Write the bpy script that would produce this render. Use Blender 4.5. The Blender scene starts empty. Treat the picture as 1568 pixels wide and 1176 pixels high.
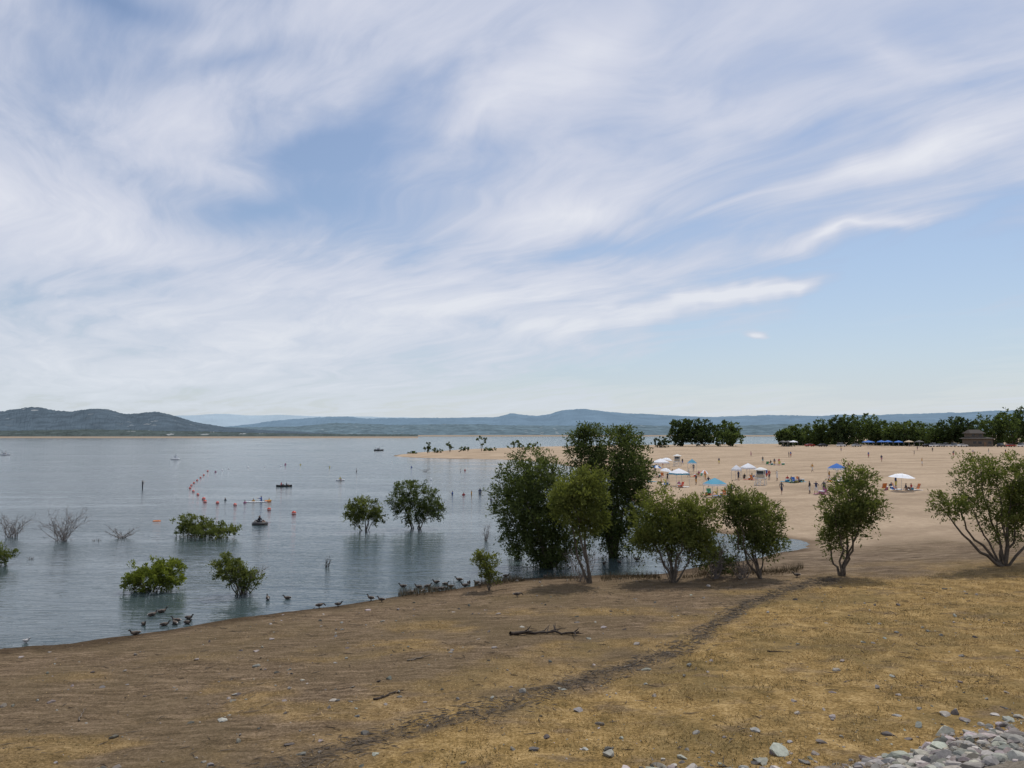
import bpy, math, numpy as np
from mathutils import Vector
rs=np.random.RandomState
scene=bpy.context.scene
COL=scene.collection
PHI=math.radians(3.94); CH=8.0; FP=1132.0
SUN_EL=math.radians(60); SUN_AZ=math.radians(28)
# ---------- placement helpers (bearing / elevation of image pixels cast through the camera, landed on the terrain) ----------
def ae(px,py):
    a=(px-784)/FP; b=(588-py)/FP
    f=math.cos(PHI)-b*math.sin(PHI)
    return a/f,(math.sin(PHI)+b*math.cos(PHI))/f
def at_z(px,py,z=0.0):
    A,E=ae(px,py); Y=(z-CH)/E
    return np.array([A*Y,Y,z])
# ---------- noise ----------
def h2(ix,iy,s):
    n=(ix.astype(np.int64)*374761393+iy.astype(np.int64)*668265263+s*1442695041)&0xffffffff
    n=((n^(n>>13))*1274126177)&0xffffffff
    return ((n^(n>>16))&0xffff)/65535.0
def vn(x,y,s=0):
    x=np.asarray(x,float);y=np.asarray(y,float)
    ix=np.floor(x);iy=np.floor(y);fx=x-ix;fy=y-iy
    fx=fx*fx*(3-2*fx);fy=fy*fy*(3-2*fy)
    ix=ix.astype(np.int64);iy=iy.astype(np.int64)
    a=h2(ix,iy,s);b=h2(ix+1,iy,s);c=h2(ix,iy+1,s);d=h2(ix+1,iy+1,s)
    return (a*(1-fx)+b*fx)*(1-fy)+(c*(1-fx)+d*fx)*fy
def fbm(x,y,s=0,o=4):
    r=0;w=0.5;t=0
    for i in range(o):
        r=r+w*vn(np.asarray(x)*2**i,np.asarray(y)*2**i,s+i*17);t+=w;w*=.5
    return r/t
def sst(x,a,b):
    t=np.clip((x-a)/(b-a),0,1);return t*t*(3-2*t)
# ---------- land shape ----------
shore=[(-700,1062),(-200,1012),(0,994),(100,986),(200,974),(310,955),(420,938),(500,929),(600,914),(700,901),(770,889),(850,883),(950,880),(1020,876),(1060,871),(1130,859),(1190,846),(1232,838),(1240,830),(1200,823),(1120,818),(1040,806),(985,780),(955,750),(935,732),(900,718),(850,710),(790,704.5),(740,703),(690,702.5),(640,701),(603,699),(606,697),(640,693),(700,689),(760,687),(850,685),(950,683.8),(1060,682.5),(1150,682),(1192,680)]
poly=[tuple(at_z(px,py)[:2]) for px,py in shore]
poly=[(-4000,60),(-300,30),(-80,24)]+poly+[(260,700),(420,1100),(900,2200),(4000,2600),(6000,-3000),(-6000,-3000)]
PL=np.array(poly)
def sdf(x,y):
    x=np.asarray(x,float).ravel();y=np.asarray(y,float).ravel()
    out=np.empty(len(x))
    A=PL;B=np.roll(PL,-1,0)
    for i in range(0,len(x),40000):
        X=x[i:i+40000,None];Y=y[i:i+40000,None]
        ex=(B-A)[:,0];ey=(B-A)[:,1]
        wx=X-A[:,0];wy=Y-A[:,1]
        t=np.clip((wx*ex+wy*ey)/(ex*ex+ey*ey),0,1)
        d=np.sqrt(np.min((wx-ex*t)**2+(wy-ey*t)**2,1))
        c=((A[:,1]>Y)!=(B[:,1]>Y))
        with np.errstate(divide='ignore',invalid='ignore'):
            xi=ex*(Y-A[:,1])/np.where(ey==0,1e-9,ey)+A[:,0]
        ins=(np.sum(c&(X<xi),1)%2)==1
        out[i:i+40000]=np.where(ins,d,-d)
    return out
def levee(x,y):
    return (15.4+(x-2.7)*0.15+ (vn(x*.5,y*.5,5)-.5)*1.2)-y
def H(x,y):
    x=np.atleast_1d(np.asarray(x,float)).ravel();y=np.atleast_1d(np.asarray(y,float)).ravel()
    d=sdf(x,y)
    r=np.hypot(x,y)
    wob=(fbm(x*.25,y*.25,3,3)-.5)*np.clip(r/40,.7,4)*1.1
    d=d+wob
    top=2.5
    zi=top*(1-np.exp(-np.maximum(d,0)/38.))
    zo=-3.2*(1-np.exp(np.minimum(d,0)/40.))
    z=np.where(d>0,zi,zo)
    z=z+np.where(d>0,1,.3)*((fbm(x*.35,y*.35,9,4)-.5)*.24+(fbm(x*2.2,y*2.2,31,2)-.5)*.06)*np.clip(np.abs(d)/2,0.15,1)
    s=levee(x,y)
    z=z+np.clip(s,0,14)*0.34
    return np.minimum(z,6.3)
def at_g(px,py):
    A,E=ae(px,py);Y=-CH/E
    for i in range(30):
        z=max(float(H(A*Y,Y)[0]),0.0)
        Y=.5*Y+.5*(z-CH)/E
    return np.array([A*Y,Y,float(H(A*Y,Y)[0])])
path_px=[(1240,889),(1200,904),(1140,925),(1085,960),(1060,980),(1020,1000),(940,1025),(850,1052),(760,1080),(680,1097),(600,1118),(500,1150),(430,1180)]
PW=np.array([at_g(*p) for p in path_px])[::-1]
def ypath(x): return np.interp(x,np.r_[-60,-12,PW[:,0],30,60],np.r_[13,13.5,PW[:,1],43,50])
# ---------- materials ----------
def mat(name,base=(.5,.5,.5),rough=.8,var=0.12,scale=8.,metal=0.):
    m=bpy.data.materials.new(name);m.use_nodes=True
    nt=m.node_tree;b=nt.nodes['Principled BSDF']
    b.inputs['Roughness'].default_value=rough;b.inputs['Metallic'].default_value=metal
    tc=nt.nodes.new('ShaderNodeTexCoord');n=nt.nodes.new('ShaderNodeTexNoise');n.inputs['Scale'].default_value=scale;n.inputs['Detail'].default_value=3
    nt.links.new(tc.outputs['Object'],n.inputs['Vector'])
    r=nt.nodes.new('ShaderNodeValToRGB');nt.links.new(n.outputs['Fac'],r.inputs['Fac'])
    r.color_ramp.elements[0].position=.3;r.color_ramp.elements[1].position=.7
    r.color_ramp.elements[0].color=tuple(c*(1-var) for c in base)+(1,)
    r.color_ramp.elements[1].color=tuple(min(1,c*(1+var)) for c in base)+(1,)
    nt.links.new(r.outputs['Color'],b.inputs['Base Color'])
    return m
def leafmat():
    m=bpy.data.materials.new('leaves');m.use_nodes=True;nt=m.node_tree;nt.nodes.remove(nt.nodes['Principled BSDF'])
    b=nt.nodes.new('ShaderNodeBsdfDiffuse')
    at=nt.nodes.new('ShaderNodeAttribute');at.attribute_name='col'
    nt.links.new(at.outputs['Color'],b.inputs['Color'])
    tr=nt.nodes.new('ShaderNodeBsdfTranslucent')
    mx=nt.nodes.new('ShaderNodeMixRGB');mx.blend_type='MULTIPLY';mx.inputs[0].default_value=1;mx.inputs[2].default_value=(1.15,1.2,.6,1)
    nt.links.new(at.outputs['Color'],mx.inputs[1]);nt.links.new(mx.outputs[0],tr.inputs['Color'])
    ms=nt.nodes.new('ShaderNodeMixShader');ms.inputs[0].default_value=.42
    nt.links.new(b.outputs[0],ms.inputs[1]);nt.links.new(tr.outputs[0],ms.inputs[2])
    nt.links.new(ms.outputs[0],nt.nodes['Material Output'].inputs['Surface'])
    return m
LEAF=leafmat()
BARK=mat('bark',(.10,.08,.06),.95,.35,6)
GREYTWIG=mat('grey_twig',(.20,.17,.15),.95,.25,5)
def attrmat(name,rough=.9):
    m=bpy.data.materials.new(name);m.use_nodes=True;nt=m.node_tree;b=nt.nodes['Principled BSDF']
    at=nt.nodes.new('ShaderNodeAttribute');at.attribute_name='col'
    tc=nt.nodes.new('ShaderNodeTexCoord');n=nt.nodes.new('ShaderNodeTexNoise');n.inputs['Scale'].default_value=14;n.inputs['Detail'].default_value=3
    nt.links.new(tc.outputs['Object'],n.inputs['Vector'])
    mx=nt.nodes.new('ShaderNodeMixRGB');mx.blend_type='MULTIPLY';mx.inputs[0].default_value=.6
    nt.links.new(at.outputs['Color'],mx.inputs[1]);nt.links.new(n.outputs['Fac'],mx.inputs[2])
    g=nt.nodes.new('ShaderNodeMixRGB');g.blend_type='MULTIPLY';g.inputs[0].default_value=1;g.inputs[2].default_value=(1.35,1.35,1.35,1)
    nt.links.new(mx.outputs[0],g.inputs[1])
    nt.links.new(g.outputs[0],b.inputs['Base Color']);b.inputs['Roughness'].default_value=rough
    b.inputs['Specular IOR Level'].default_value=.1
    return m
# ---------- mesh helpers ----------
def build(name,V,Fs,mats,mis,col=None,smooth=False,link=True):
    me=bpy.data.meshes.new(name)
    V=np.asarray(V,np.float32);me.vertices.add(len(V));me.vertices.foreach_set('co',V.ravel())
    Fs2=[np.asarray(F,np.int32) for F in Fs if len(F)];mis2=[np.broadcast_to(np.asarray(m),(len(F),)) for F,m in zip(Fs,mis) if len(F)]
    loops=np.concatenate([F.ravel() for F in Fs2]);cnt=np.concatenate([np.full(len(F),F.shape[1]) for F in Fs2])
    st=np.r_[0,np.cumsum(cnt)[:-1]].astype(np.int32)
    me.loops.add(len(loops));me.loops.foreach_set('vertex_index',loops)
    me.polygons.add(len(cnt));me.polygons.foreach_set('loop_start',st)
    me.polygons.foreach_set('material_index',np.concatenate(mis2).astype(np.int32))
    me.polygons.foreach_set('use_smooth',np.full(len(cnt),bool(smooth)))
    if col is not None:
        for k,c in (col.items() if isinstance(col,dict) else {'col':col}.items()):
            c=np.asarray(c,np.float32)
            if c.shape[1]==3:c=np.c_[c,np.ones(len(c),np.float32)]
            a=me.attributes.new(k,'FLOAT_COLOR','POINT');a.data.foreach_set('color',c.astype(np.float32).ravel())
    me.update(calc_edges=True);me.validate()
    for m in mats:me.materials.append(m)
    ob=bpy.data.objects.new(name,me)
    if link:COL.objects.link(ob)
    return ob
class Geo:
    def __init__(s):s.V=[];s.n=0;s.Q=[];s.T=[];s.qm=[];s.tm=[];s.C=[]
    def add(s,V,F,mi=0,c=(.1,.1,.1)):
        V=np.asarray(V,float);F=np.asarray(F,int)
        if F.shape[1]==4:s.Q.append(F+s.n);s.qm.append(np.full(len(F),mi))
        else:s.T.append(F+s.n);s.tm.append(np.full(len(F),mi))
        s.V.append(V);s.n+=len(V)
        c=np.asarray(c,float);s.C.append(np.broadcast_to(c,(len(V),3)))
    def make(s,name,mats,smooth=False):
        Fs=[];ms=[]
        if s.Q:Fs.append(np.vstack(s.Q));ms.append(np.concatenate(s.qm))
        if s.T:Fs.append(np.vstack(s.T));ms.append(np.concatenate(s.tm))
        return build(name,np.vstack(s.V),Fs,mats,ms,np.vstack(s.C),smooth)
    def box(s,c,d,mi=0,rz=0,taper=1.0):
        x,y,z=[k/2 for k in d]
        V=np.array([[-x,-y,-z],[x,-y,-z],[x,y,-z],[-x,y,-z],[-x*taper,-y*taper,z],[x*taper,-y*taper,z],[x*taper,y*taper,z],[-x*taper,y*taper,z]])
        if rz:
            ca,sa=math.cos(rz),math.sin(rz);V=np.c_[V[:,0]*ca-V[:,1]*sa,V[:,0]*sa+V[:,1]*ca,V[:,2]]
        s.add(V+np.array(c),[[0,3,2,1],[4,5,6,7],[0,1,5,4],[1,2,6,5],[2,3,7,6],[3,0,4,7]],mi)
    def tube(s,P,R,n=5,mi=0,c=(.1,.1,.1)):
        P=np.asarray(P,float);k=len(P);R=np.broadcast_to(np.asarray(R,float),(k,))
        T=np.gradient(P,axis=0);T/=np.linalg.norm(T,axis=1)[:,None]+1e-9
        ref=np.array([0.3,0.2,1.0]) if abs(T[0,2])<.8 else np.array([1.,.1,0])
        S=np.cross(T,ref);S/=np.linalg.norm(S,axis=1)[:,None]+1e-9;B=np.cross(T,S)
        a=np.arange(n)*2*np.pi/n
        V=(P[:,None,:]+R[:,None,None]*(np.cos(a)[None,:,None]*S[:,None,:]+np.sin(a)[None,:,None]*B[:,None,:])).reshape(-1,3)
        i=np.arange(k-1)[:,None]*n;j=np.arange(n)[None,:];j2=(j+1)%n
        F=np.stack([i+j,i+j2,i+n+j2,i+n+j],-1).reshape(-1,4)
        s.add(V,F,mi,c)
    def loft(s,rings,mi=0,cap=True):
        rings=np.asarray(rings,float);k,n,_=rings.shape
        i=np.arange(k-1)[:,None]*n;j=np.arange(n)[None,:];j2=(j+1)%n
        F=np.stack([i+j,i+j2,i+n+j2,i+n+j],-1).reshape(-1,4)
        s.add(rings.reshape(-1,3),F,mi)
        if cap:
            for r in (rings[0],rings[-1]):
                V=np.vstack([r,r.mean(0)]);s.add(V,[[q,(q+1)%n,n] for q in range(n)],mi)
def nrm(v):return v/(np.linalg.norm(v,axis=-1,keepdims=True)+1e-9)
# ---------- trees ----------
def tree(name,bx,by,lobes,n=9000,L=.2,W=.07,ca=(.05,.075,.02),cb=(.13,.16,.04),seed=0,Y=None,stems=4,r0=.12,up=.45,tw=.6,zbase=None,spread=.25,nb=60,dep=1.0,ns=42,sg=.15):
    R=rs(seed)
    if Y is None:
        b=at_g(bx,by) if zbase is None else at_z(bx,by,zbase)
        Y=b[1]
    else:
        A,E=ae(bx,by);b=np.array([A*Y,Y,float(H(A*Y,Y)[0])])
    if zbase is not None:b[2]=zbase-.15
    lw=[]
    for (cx,cy,rx,ry) in lobes:
        A,E=ae(cx,cy);dy=R.uniform(-.5,.5)*rx/FP*Y*dep
        lw.append((np.array([A*Y,Y+dy,CH+E*Y]),np.array([rx/FP*Y,rx/FP*Y*.9*dep,ry/FP*Y])))
    w=np.array([np.prod(r)**.667 for c,r in lw]);w/=w.sum()
    K=max(14,n//ns)
    li=R.choice(len(lw),K,p=w)
    C=np.array([lw[i][0] for i in li]);RR=np.array([lw[i][1] for i in li])
    D=nrm(R.normal(size=(K,3)));rr=R.rand(K)**.5
    twl=tw*R.uniform(.55,1.2,K)
    shoot=(R.rand(K)<.22);twl=np.where(shoot,twl*1.6,twl)
    CC=C+D*rr[:,None]*np.maximum(RR-twl[:,None]*.35,RR*.5)
    gr=float(b[2])
    CC[:,2]=np.maximum(CC[:,2],gr+.25*tw)
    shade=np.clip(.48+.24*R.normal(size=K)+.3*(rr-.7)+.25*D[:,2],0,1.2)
    m=5
    TD=nrm(D[:,None,:]*.8+np.array([0,0,up])+R.normal(size=(K,m,3))*np.where(shoot,.4,.75)[:,None,None])
    idx=R.randint(0,K,n);t=R.randint(0,m,n)
    td=TD[idx,t];tt=R.rand(n)
    P=CC[idx]+td*(tt*twl[idx])[:,None]+R.normal(size=(n,3))*(np.minimum(twl[idx],tw*1.1)*sg*(1.25-.7*tt))[:,None]
    P[:,2]-=(tt**2*twl[idx])*.22
    P[:,2]=np.maximum(P[:,2],gr+.12+R.rand(n)*.2*tw)
    ax=nrm(td+R.normal(size=(n,3))*.5);sd=nrm(np.cross(ax,R.normal(size=(n,3))))
    l=(L*R.uniform(.6,1.2,n))[:,None]*.5;ww=(W*R.uniform(.7,1.2,n))[:,None]*.5
    V=np.stack([P-ax*l,P+sd*ww,P+ax*l,P-sd*ww],1).reshape(-1,3)
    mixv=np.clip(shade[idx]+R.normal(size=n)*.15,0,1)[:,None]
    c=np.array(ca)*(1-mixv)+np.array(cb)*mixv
    g=Geo();g.add(V,np.arange(4*n).reshape(-1,4),1,np.repeat(c,4,0))
    SP=[]
    ctr=[lw[i%len(lw)] for i in range(stems)]
    for i in range(stems):
        c0,r_=ctr[i]
        tgt=c0+R.uniform(-.45,.45,3)*r_*np.array([1,1,.6])+np.array([0,0,.2])*r_
        k=9;t_=np.linspace(0,1,k)[:,None]
        st=b+np.r_[R.uniform(-spread,spread,2)*r0*4,-.2]
        mid=(st+tgt)/2+np.r_[(tgt-st)[:2]*.15,0]+R.normal(size=3)*.06*np.linalg.norm(tgt-st)
        P_=(1-t_)**2*st+2*t_*(1-t_)*mid+t_**2*tgt+R.normal(size=(k,3))*.02*np.linalg.norm(tgt-st)*np.sin(np.pi*t_)
        rad=r0*R.uniform(.7,1.1)*(1-t_[:,0]*.8);g.tube(P_,rad,7,0);SP.append((P_,rad))
    AP=np.vstack([p[2:] for p,_ in SP]);AR=np.concatenate([r[2:] for _,r in SP])
    for i in R.choice(K,min(nb,K),replace=False):
        q=CC[i];dd=np.linalg.norm(AP-q,axis=1)+2.0*np.maximum(AP[:,2]-q[2]+.2,0);j=dd.argmin()
        s0=AP[j];t_=np.linspace(0,1,5)[:,None];mid=(s0+q)/2+np.array([0,0,-.06])*dd[j]+R.normal(size=3)*.08*dd[j]
        P_=(1-t_)**2*s0+2*t_*(1-t_)*mid+t_**2*q
        g.tube(P_,np.linspace(min(AR[j]*.6,r0*.35),r0*.07,5),4,0)
    return g.make(name,[BARK,LEAF])
def bare(name,px,py,w,h,n=14,seed=0,z=None,m=None,r=.02):
    R=rs(seed);b=at_g(px,py) if z is None else at_z(px,py,z);b[2]=max(b[2],-.1)-.1
    W=w/FP*b[1]/2;Hh=h/FP*b[1];g=Geo()
    for i in range(n):
        tgt=b+np.array([R.uniform(-1,1)*W,R.uniform(-1,1)*W*.7,Hh*R.uniform(.55,1)])
        t=np.linspace(0,1,6)[:,None];st=b+np.r_[R.uniform(-.15,.15,2)*W*1.5,0]
        mid=(st+tgt)/2+R.normal(size=3)*.12*Hh
        P=(1-t)**2*st+2*t*(1-t)*mid+t*t*tgt
        g.tube(P,np.linspace(r,r*.3,6),4,0)
        for k in range(7):
            j=R.randint(1,6);e=P[j]+nrm(R.normal(size=3)*.6+(P[-1]-P[0])/Hh)*Hh*R.uniform(.15,.35)
            q=np.array([P[j],(P[j]+e)/2+R.normal(size=3)*.03*Hh,e]);g.tube(q,[r*.5,r*.35,r*.15],3,0)
            for kk in range(2):
                e2=q[1]+nrm(R.normal(size=3)*.7+(e-P[j])/Hh*3)*Hh*.13;g.tube(np.array([q[1],(q[1]+e2)/2,e2]),[r*.3,r*.2,r*.1],3,0)
    return g.make(name,[m or GREYTWIG])

# ---------- GROUND ----------
ang=np.r_[np.radians(np.linspace(-180,-48,40))[:-1],np.radians(np.linspace(-48,48,620)),np.radians(np.linspace(48,180,40))[1:]]
rad=np.r_[0.01,np.exp(np.linspace(math.log(5),math.log(900),640)),np.exp(np.linspace(math.log(930),math.log(30000),40))]
AA,RR_=np.meshgrid(ang,rad);gx=(RR_*np.sin(AA)).ravel();gy=(RR_*np.cos(AA)).ravel()
gz=H(gx,gy);D=sdf(gx,gy)
na=len(ang);nr=len(rad)
i=np.arange(nr-1)[:,None]*na;j=np.arange(na-1)[None,:]
GF=np.stack([i+j,i+j+1,i+na+j+1,i+na+j],-1).reshape(-1,4)
nz=(fbm(gx*.12,gy*.12,40,4)-.5);nz2=(fbm(gx*.5,gy*.5,44,4)-.5);nz3=fbm(gx*.28+5,gy*.5,48,5)
yp=ypath(gx)
grass=np.maximum(sst(yp-gy+nz2*7,-1.2,3.0),.6*sst(nz3,.48,.66)*sst(D,3,9)*(gy<45))*(gy<60)
sand=sst(gy+nz*14+nz2*5,45,58)
sand=np.where((gy>38)&(D>0),sand,sand*(gy>38))
pathm=np.exp(-((gy-yp+nz2*1.6+ .25)/ (.26+.011*gy))**2)*(gx>-12)*(gx<17)*np.clip(sst(vn(gx*1.3,gy*1.3,77),.1,.7)*1.2,.25,1)
wet=1-sst(D+nz2*1.4,.2,1.8)
mud=np.exp(-((gx-21)/12)**2-((gy-47.5)/5)**2)+.55*np.exp(-((gy-41.5)/2.2)**2)*sst(gx,-2,4)*(1-sst(gx,18,26))
grav=sst(levee(gx,gy)+nz2*2.4,-.1,1.4)
Z1=np.c_[sand,grass,np.clip(pathm,0,1),np.clip(wet,0,1)];Z2=np.c_[grav,np.clip(mud,0,1),nz+.5,np.ones(len(gx))]
gm=bpy.data.materials.new('ground');gm.use_nodes=True;nt=gm.node_tree;bs=nt.nodes['Principled BSDF'];N=nt.nodes.new;LK=nt.links.new
tc=N('ShaderNodeTexCoord')
def noise(nt,vec,sc,det=5,rough=.55,scale3=None,dist=0.):
    if scale3:
        mp=nt.nodes.new('ShaderNodeMapping');mp.inputs['Scale'].default_value=scale3;nt.links.new(vec,mp.inputs['Vector']);vec=mp.outputs[0]
    n=nt.nodes.new('ShaderNodeTexNoise');n.inputs['Scale'].default_value=sc;n.inputs['Detail'].default_value=det;n.inputs['Roughness'].default_value=rough;n.inputs['Distortion'].default_value=dist
    nt.links.new(vec,n.inputs['Vector']);return n.outputs['Fac']
def ramp(nt,fac,stops):
    r=nt.nodes.new('ShaderNodeValToRGB');nt.links.new(fac,r.inputs['Fac']);e=r.color_ramp.elements
    while len(e)<len(stops):e.new(.5)
    for k,(p,c) in enumerate(stops):
        e[k].position=p;e[k].color=tuple(c)+(1,) if hasattr(c,'__len__') else (c,c,c,1)
    return r.outputs['Color']
def mix(nt,f,a,b,mode='MIX'):
    m=nt.nodes.new('ShaderNodeMixRGB');m.blend_type=mode
    for k,v in enumerate((f,a,b)):
        if isinstance(v,(int,float)):m.inputs[k].default_value=v if k==0 else (v,v,v,1)
        elif isinstance(v,tuple):m.inputs[k].default_value=v+(1,)
        else:nt.links.new(v,m.inputs[k])
    return m.outputs[0]
def mth(nt,op,a,b=None,c=None):
    m=nt.nodes.new('ShaderNodeMath');m.operation=op
    for k,v in enumerate((a,b,c)):
        if v is None:continue
        if isinstance(v,(int,float)):m.inputs[k].default_value=v
        else:nt.links.new(v,m.inputs[k])
    return m.outputs[0]
O=tc.outputs['Object']
za=N('ShaderNodeAttribute');za.attribute_name='z1';zb=N('ShaderNodeAttribute');zb.attribute_name='z2'
s1=N('ShaderNodeSeparateColor');LK(za.outputs['Color'],s1.inputs[0]);s2=N('ShaderNodeSeparateColor');LK(zb.outputs['Color'],s2.inputs[0])
big=noise(nt,O,.22,4);mid=noise(nt,O,1.6,5,.65);fine=noise(nt,O,13,4,.7);rip=noise(nt,O,1.,5,.7,(1.0,4.8,1),.8)
brown=ramp(nt,mix(nt,.45,rip,fine),[(.38,(.060,.041,.025)),(.49,(.155,.108,.064)),(.61,(.31,.225,.145))])
brown=mix(nt,ramp(nt,big,[(.38,0.),(.62,.5)]),brown,(.130,.096,.048))
gr=ramp(nt,mix(nt,.55,mid,fine),[(.38,(.13,.085,.028)),(.5,(.30,.195,.072)),(.62,(.50,.345,.155))])
gr=mix(nt,ramp(nt,noise(nt,O,.35,5,.65),[(.36,.7),(.53,0.)]),gr,mix(nt,fine,(.085,.062,.024),(.21,.155,.064)))
gr=mix(nt,ramp(nt,noise(nt,O,.9,5,.65,(.7,1.4,1)),[(.54,0.),(.66,.7)]),gr,brown)
sandc=ramp(nt,mix(nt,.5,noise(nt,O,.12,4,.6),mid),[(.35,(.33,.245,.165)),(.65,(.49,.375,.26))])
sandc=mix(nt,ramp(nt,noise(nt,O,.06,4,.6,(1,2.5,1)),[(.48,0.),(.66,.55)]),sandc,(.24,.175,.115))
col=mix(nt,s1.outputs[1],brown,gr)
col=mix(nt,s1.outputs[0],col,sandc)
mudc=ramp(nt,noise(nt,O,.8,5,.7,(.8,3.2,1),.6),[(.38,(.07,.048,.032)),(.5,(.18,.13,.088)),(.62,(.33,.25,.17))])
col=mix(nt,mth(nt,'MULTIPLY',s2.outputs[1],.75),col,mudc)
col=mix(nt,mth(nt,'MULTIPLY',s1.outputs[2],ramp(nt,mid,[(.38,.15),(.58,.95)])),col,mix(nt,fine,(.03,.024,.017),(.14,.11,.08)))
wetc=mix(nt,1.,col,(.48,.45,.42),'MULTIPLY')
col=mix(nt,za.outputs['Alpha'],col,wetc)
gravc=ramp(nt,fine,[(.3,(.10,.085,.06)),(.7,(.30,.26,.21))])
col=mix(nt,s2.outputs[0],col,gravc)
vo=N('ShaderNodeTexVoronoi');vo.inputs['Scale'].default_value=5.5;LK(O,vo.inputs['Vector'])
peb=ramp(nt,vo.outputs['Distance'],[(.06,1.),(.12,0.)])
vs=N('ShaderNodeSeparateColor');LK(vo.outputs['Color'],vs.inputs[0])
pm=mth(nt,'MULTIPLY',peb,mth(nt,'GREATER_THAN',vs.outputs[0],.72))
pm=mth(nt,'MULTIPLY',pm,mth(nt,'SUBTRACT',.8,mth(nt,'MULTIPLY',s1.outputs[0],.8)))
col=mix(nt,pm,col,mix(nt,vs.outputs[1],(.33,.28,.21),(.06,.045,.03)))
LK(col,bs.inputs['Base Color']);bs.inputs['Roughness'].default_value=.95;bs.inputs['Specular IOR Level'].default_value=.1
bp=N('ShaderNodeBump');bp.inputs['Strength'].default_value=.9;bp.inputs['Distance'].default_value=.16
LK(mth(nt,'ADD',mth(nt,'MULTIPLY',rip,.6),mth(nt,'MULTIPLY',fine,.5)),bp.inputs['Height']);LK(bp.outputs[0],bs.inputs['Normal'])
build('ground',np.c_[gx,gy,gz],[GF],[gm],[0],{'z1':Z1,'z2':Z2},True)

# ---------- WATER ----------
wm=bpy.data.materials.new('water');wm.use_nodes=True;nt=wm.node_tree;b=nt.nodes['Principled BSDF'];tc=nt.nodes.new('ShaderNodeTexCoord');O=tc.outputs['Object']
b.inputs['Base Color'].default_value=(.052,.075,.078,1);b.inputs['IOR'].default_value=1.33
pt=noise(nt,O,.045,4,.6,(.4,1.8,1),.8)
rr_=ramp(nt,pt,[(.4,.04),(.62,.14)]);nt.links.new(rr_,b.inputs['Roughness'])
w1=noise(nt,O,2.0,3,.6,(.45,1.7,1),.5);w2=noise(nt,O,.42,3,.6,(.35,1.8,1),.4)
hh=mth(nt,'ADD',mth(nt,'MULTIPLY',w1,.4),mth(nt,'MULTIPLY',w2,1.0))
bp=nt.nodes.new('ShaderNodeBump');bp.inputs['Distance'].default_value=.16
nt.links.new(ramp(nt,pt,[(.38,.36),(.62,.95)]),bp.inputs['Strength'])
nt.links.new(hh,bp.inputs['Height']);nt.links.new(bp.outputs[0],b.inputs['Normal'])
build('lake_water',[(-20000,-200,0),(20000,-200,0),(20000,28000,0),(-20000,28000,0)],[np.array([[0,1,2,3]])],[wm],[0])

# ---------- HILLS ----------
def hazy_hillmat(name,c,var,houses=False,haze_em=.5,sc=.02):  # distance haze painted in: bluish base colours plus emission
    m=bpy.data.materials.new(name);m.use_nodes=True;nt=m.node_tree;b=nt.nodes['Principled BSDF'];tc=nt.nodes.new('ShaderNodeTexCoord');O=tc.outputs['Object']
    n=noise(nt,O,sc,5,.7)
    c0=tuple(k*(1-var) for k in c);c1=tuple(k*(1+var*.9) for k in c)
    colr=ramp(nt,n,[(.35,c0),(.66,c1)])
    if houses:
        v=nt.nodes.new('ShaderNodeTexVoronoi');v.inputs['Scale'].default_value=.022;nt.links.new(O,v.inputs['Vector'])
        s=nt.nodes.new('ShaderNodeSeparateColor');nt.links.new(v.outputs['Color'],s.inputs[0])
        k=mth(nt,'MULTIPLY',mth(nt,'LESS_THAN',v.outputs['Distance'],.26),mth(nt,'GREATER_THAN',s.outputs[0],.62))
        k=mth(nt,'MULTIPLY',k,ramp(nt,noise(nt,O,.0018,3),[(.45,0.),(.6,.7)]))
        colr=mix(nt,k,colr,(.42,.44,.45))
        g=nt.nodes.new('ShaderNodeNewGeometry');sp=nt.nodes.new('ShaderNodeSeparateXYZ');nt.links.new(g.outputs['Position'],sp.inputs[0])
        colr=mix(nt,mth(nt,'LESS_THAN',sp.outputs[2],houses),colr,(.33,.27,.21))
    nt.links.new(mix(nt,1.,colr,1-haze_em,'MULTIPLY'),b.inputs['Base Color']);b.inputs['Roughness'].default_value=1;b.inputs['Specular IOR Level'].default_value=0
    nt.links.new(colr,b.inputs['Emission Color']);b.inputs['Emission Strength'].default_value=haze_em  # emission stands in for airlight; the hills are not light sources
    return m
def hill(name,pts,Y,depth,m,rough=1.,seed=0,nx=700,ny=26):
    px=np.linspace(pts[0][0],pts[-1][0],nx);py=np.interp(px,[p[0] for p in pts],[p[1] for p in pts])
    k=np.hanning(15);k/=k.sum();py=np.convolve(np.pad(py,7,'edge'),k,'valid')
    A=(px-784)/FP/ (math.cos(PHI)+.069*math.sin(PHI))
    Hr=CH+(666-py)/FP*Y
    t=np.linspace(0,1.6,ny)[:,None]
    YY=Y-depth*(1-t)*(1+.12*(fbm(px*.02,px*0,seed,3)-.5)[None,:])
    f=np.where(t<=1,np.sin(np.clip(t,0,1)*np.pi/2)**1.2,np.clip(1-(t-1)*1.6,0,1))
    X=A[None,:]*YY
    nz=(fbm(X*8/Y*3,YY*8/Y*3,seed+5,5)-.5)
    nt_=(vn(X/ (Y*.0012),YY/(Y*.004),seed+8)-.3)*Y*.0011*rough
    Z=Hr[None,:]*f*(1+nz*.5*np.sin(np.clip(t,0,1)*np.pi))+nt_*np.clip(f*4,0,1)-2*(t<=0)
    i=np.arange(ny-1)[:,None]*nx;j=np.arange(nx-1)[None,:]
    F=np.stack([i+j,i+j+1,i+nx+j+1,i+nx+j],-1).reshape(-1,4)
    return build(name,np.c_[X.ravel(),YY.ravel(),Z.ravel()],[F],[m],[0],None,False)
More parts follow.
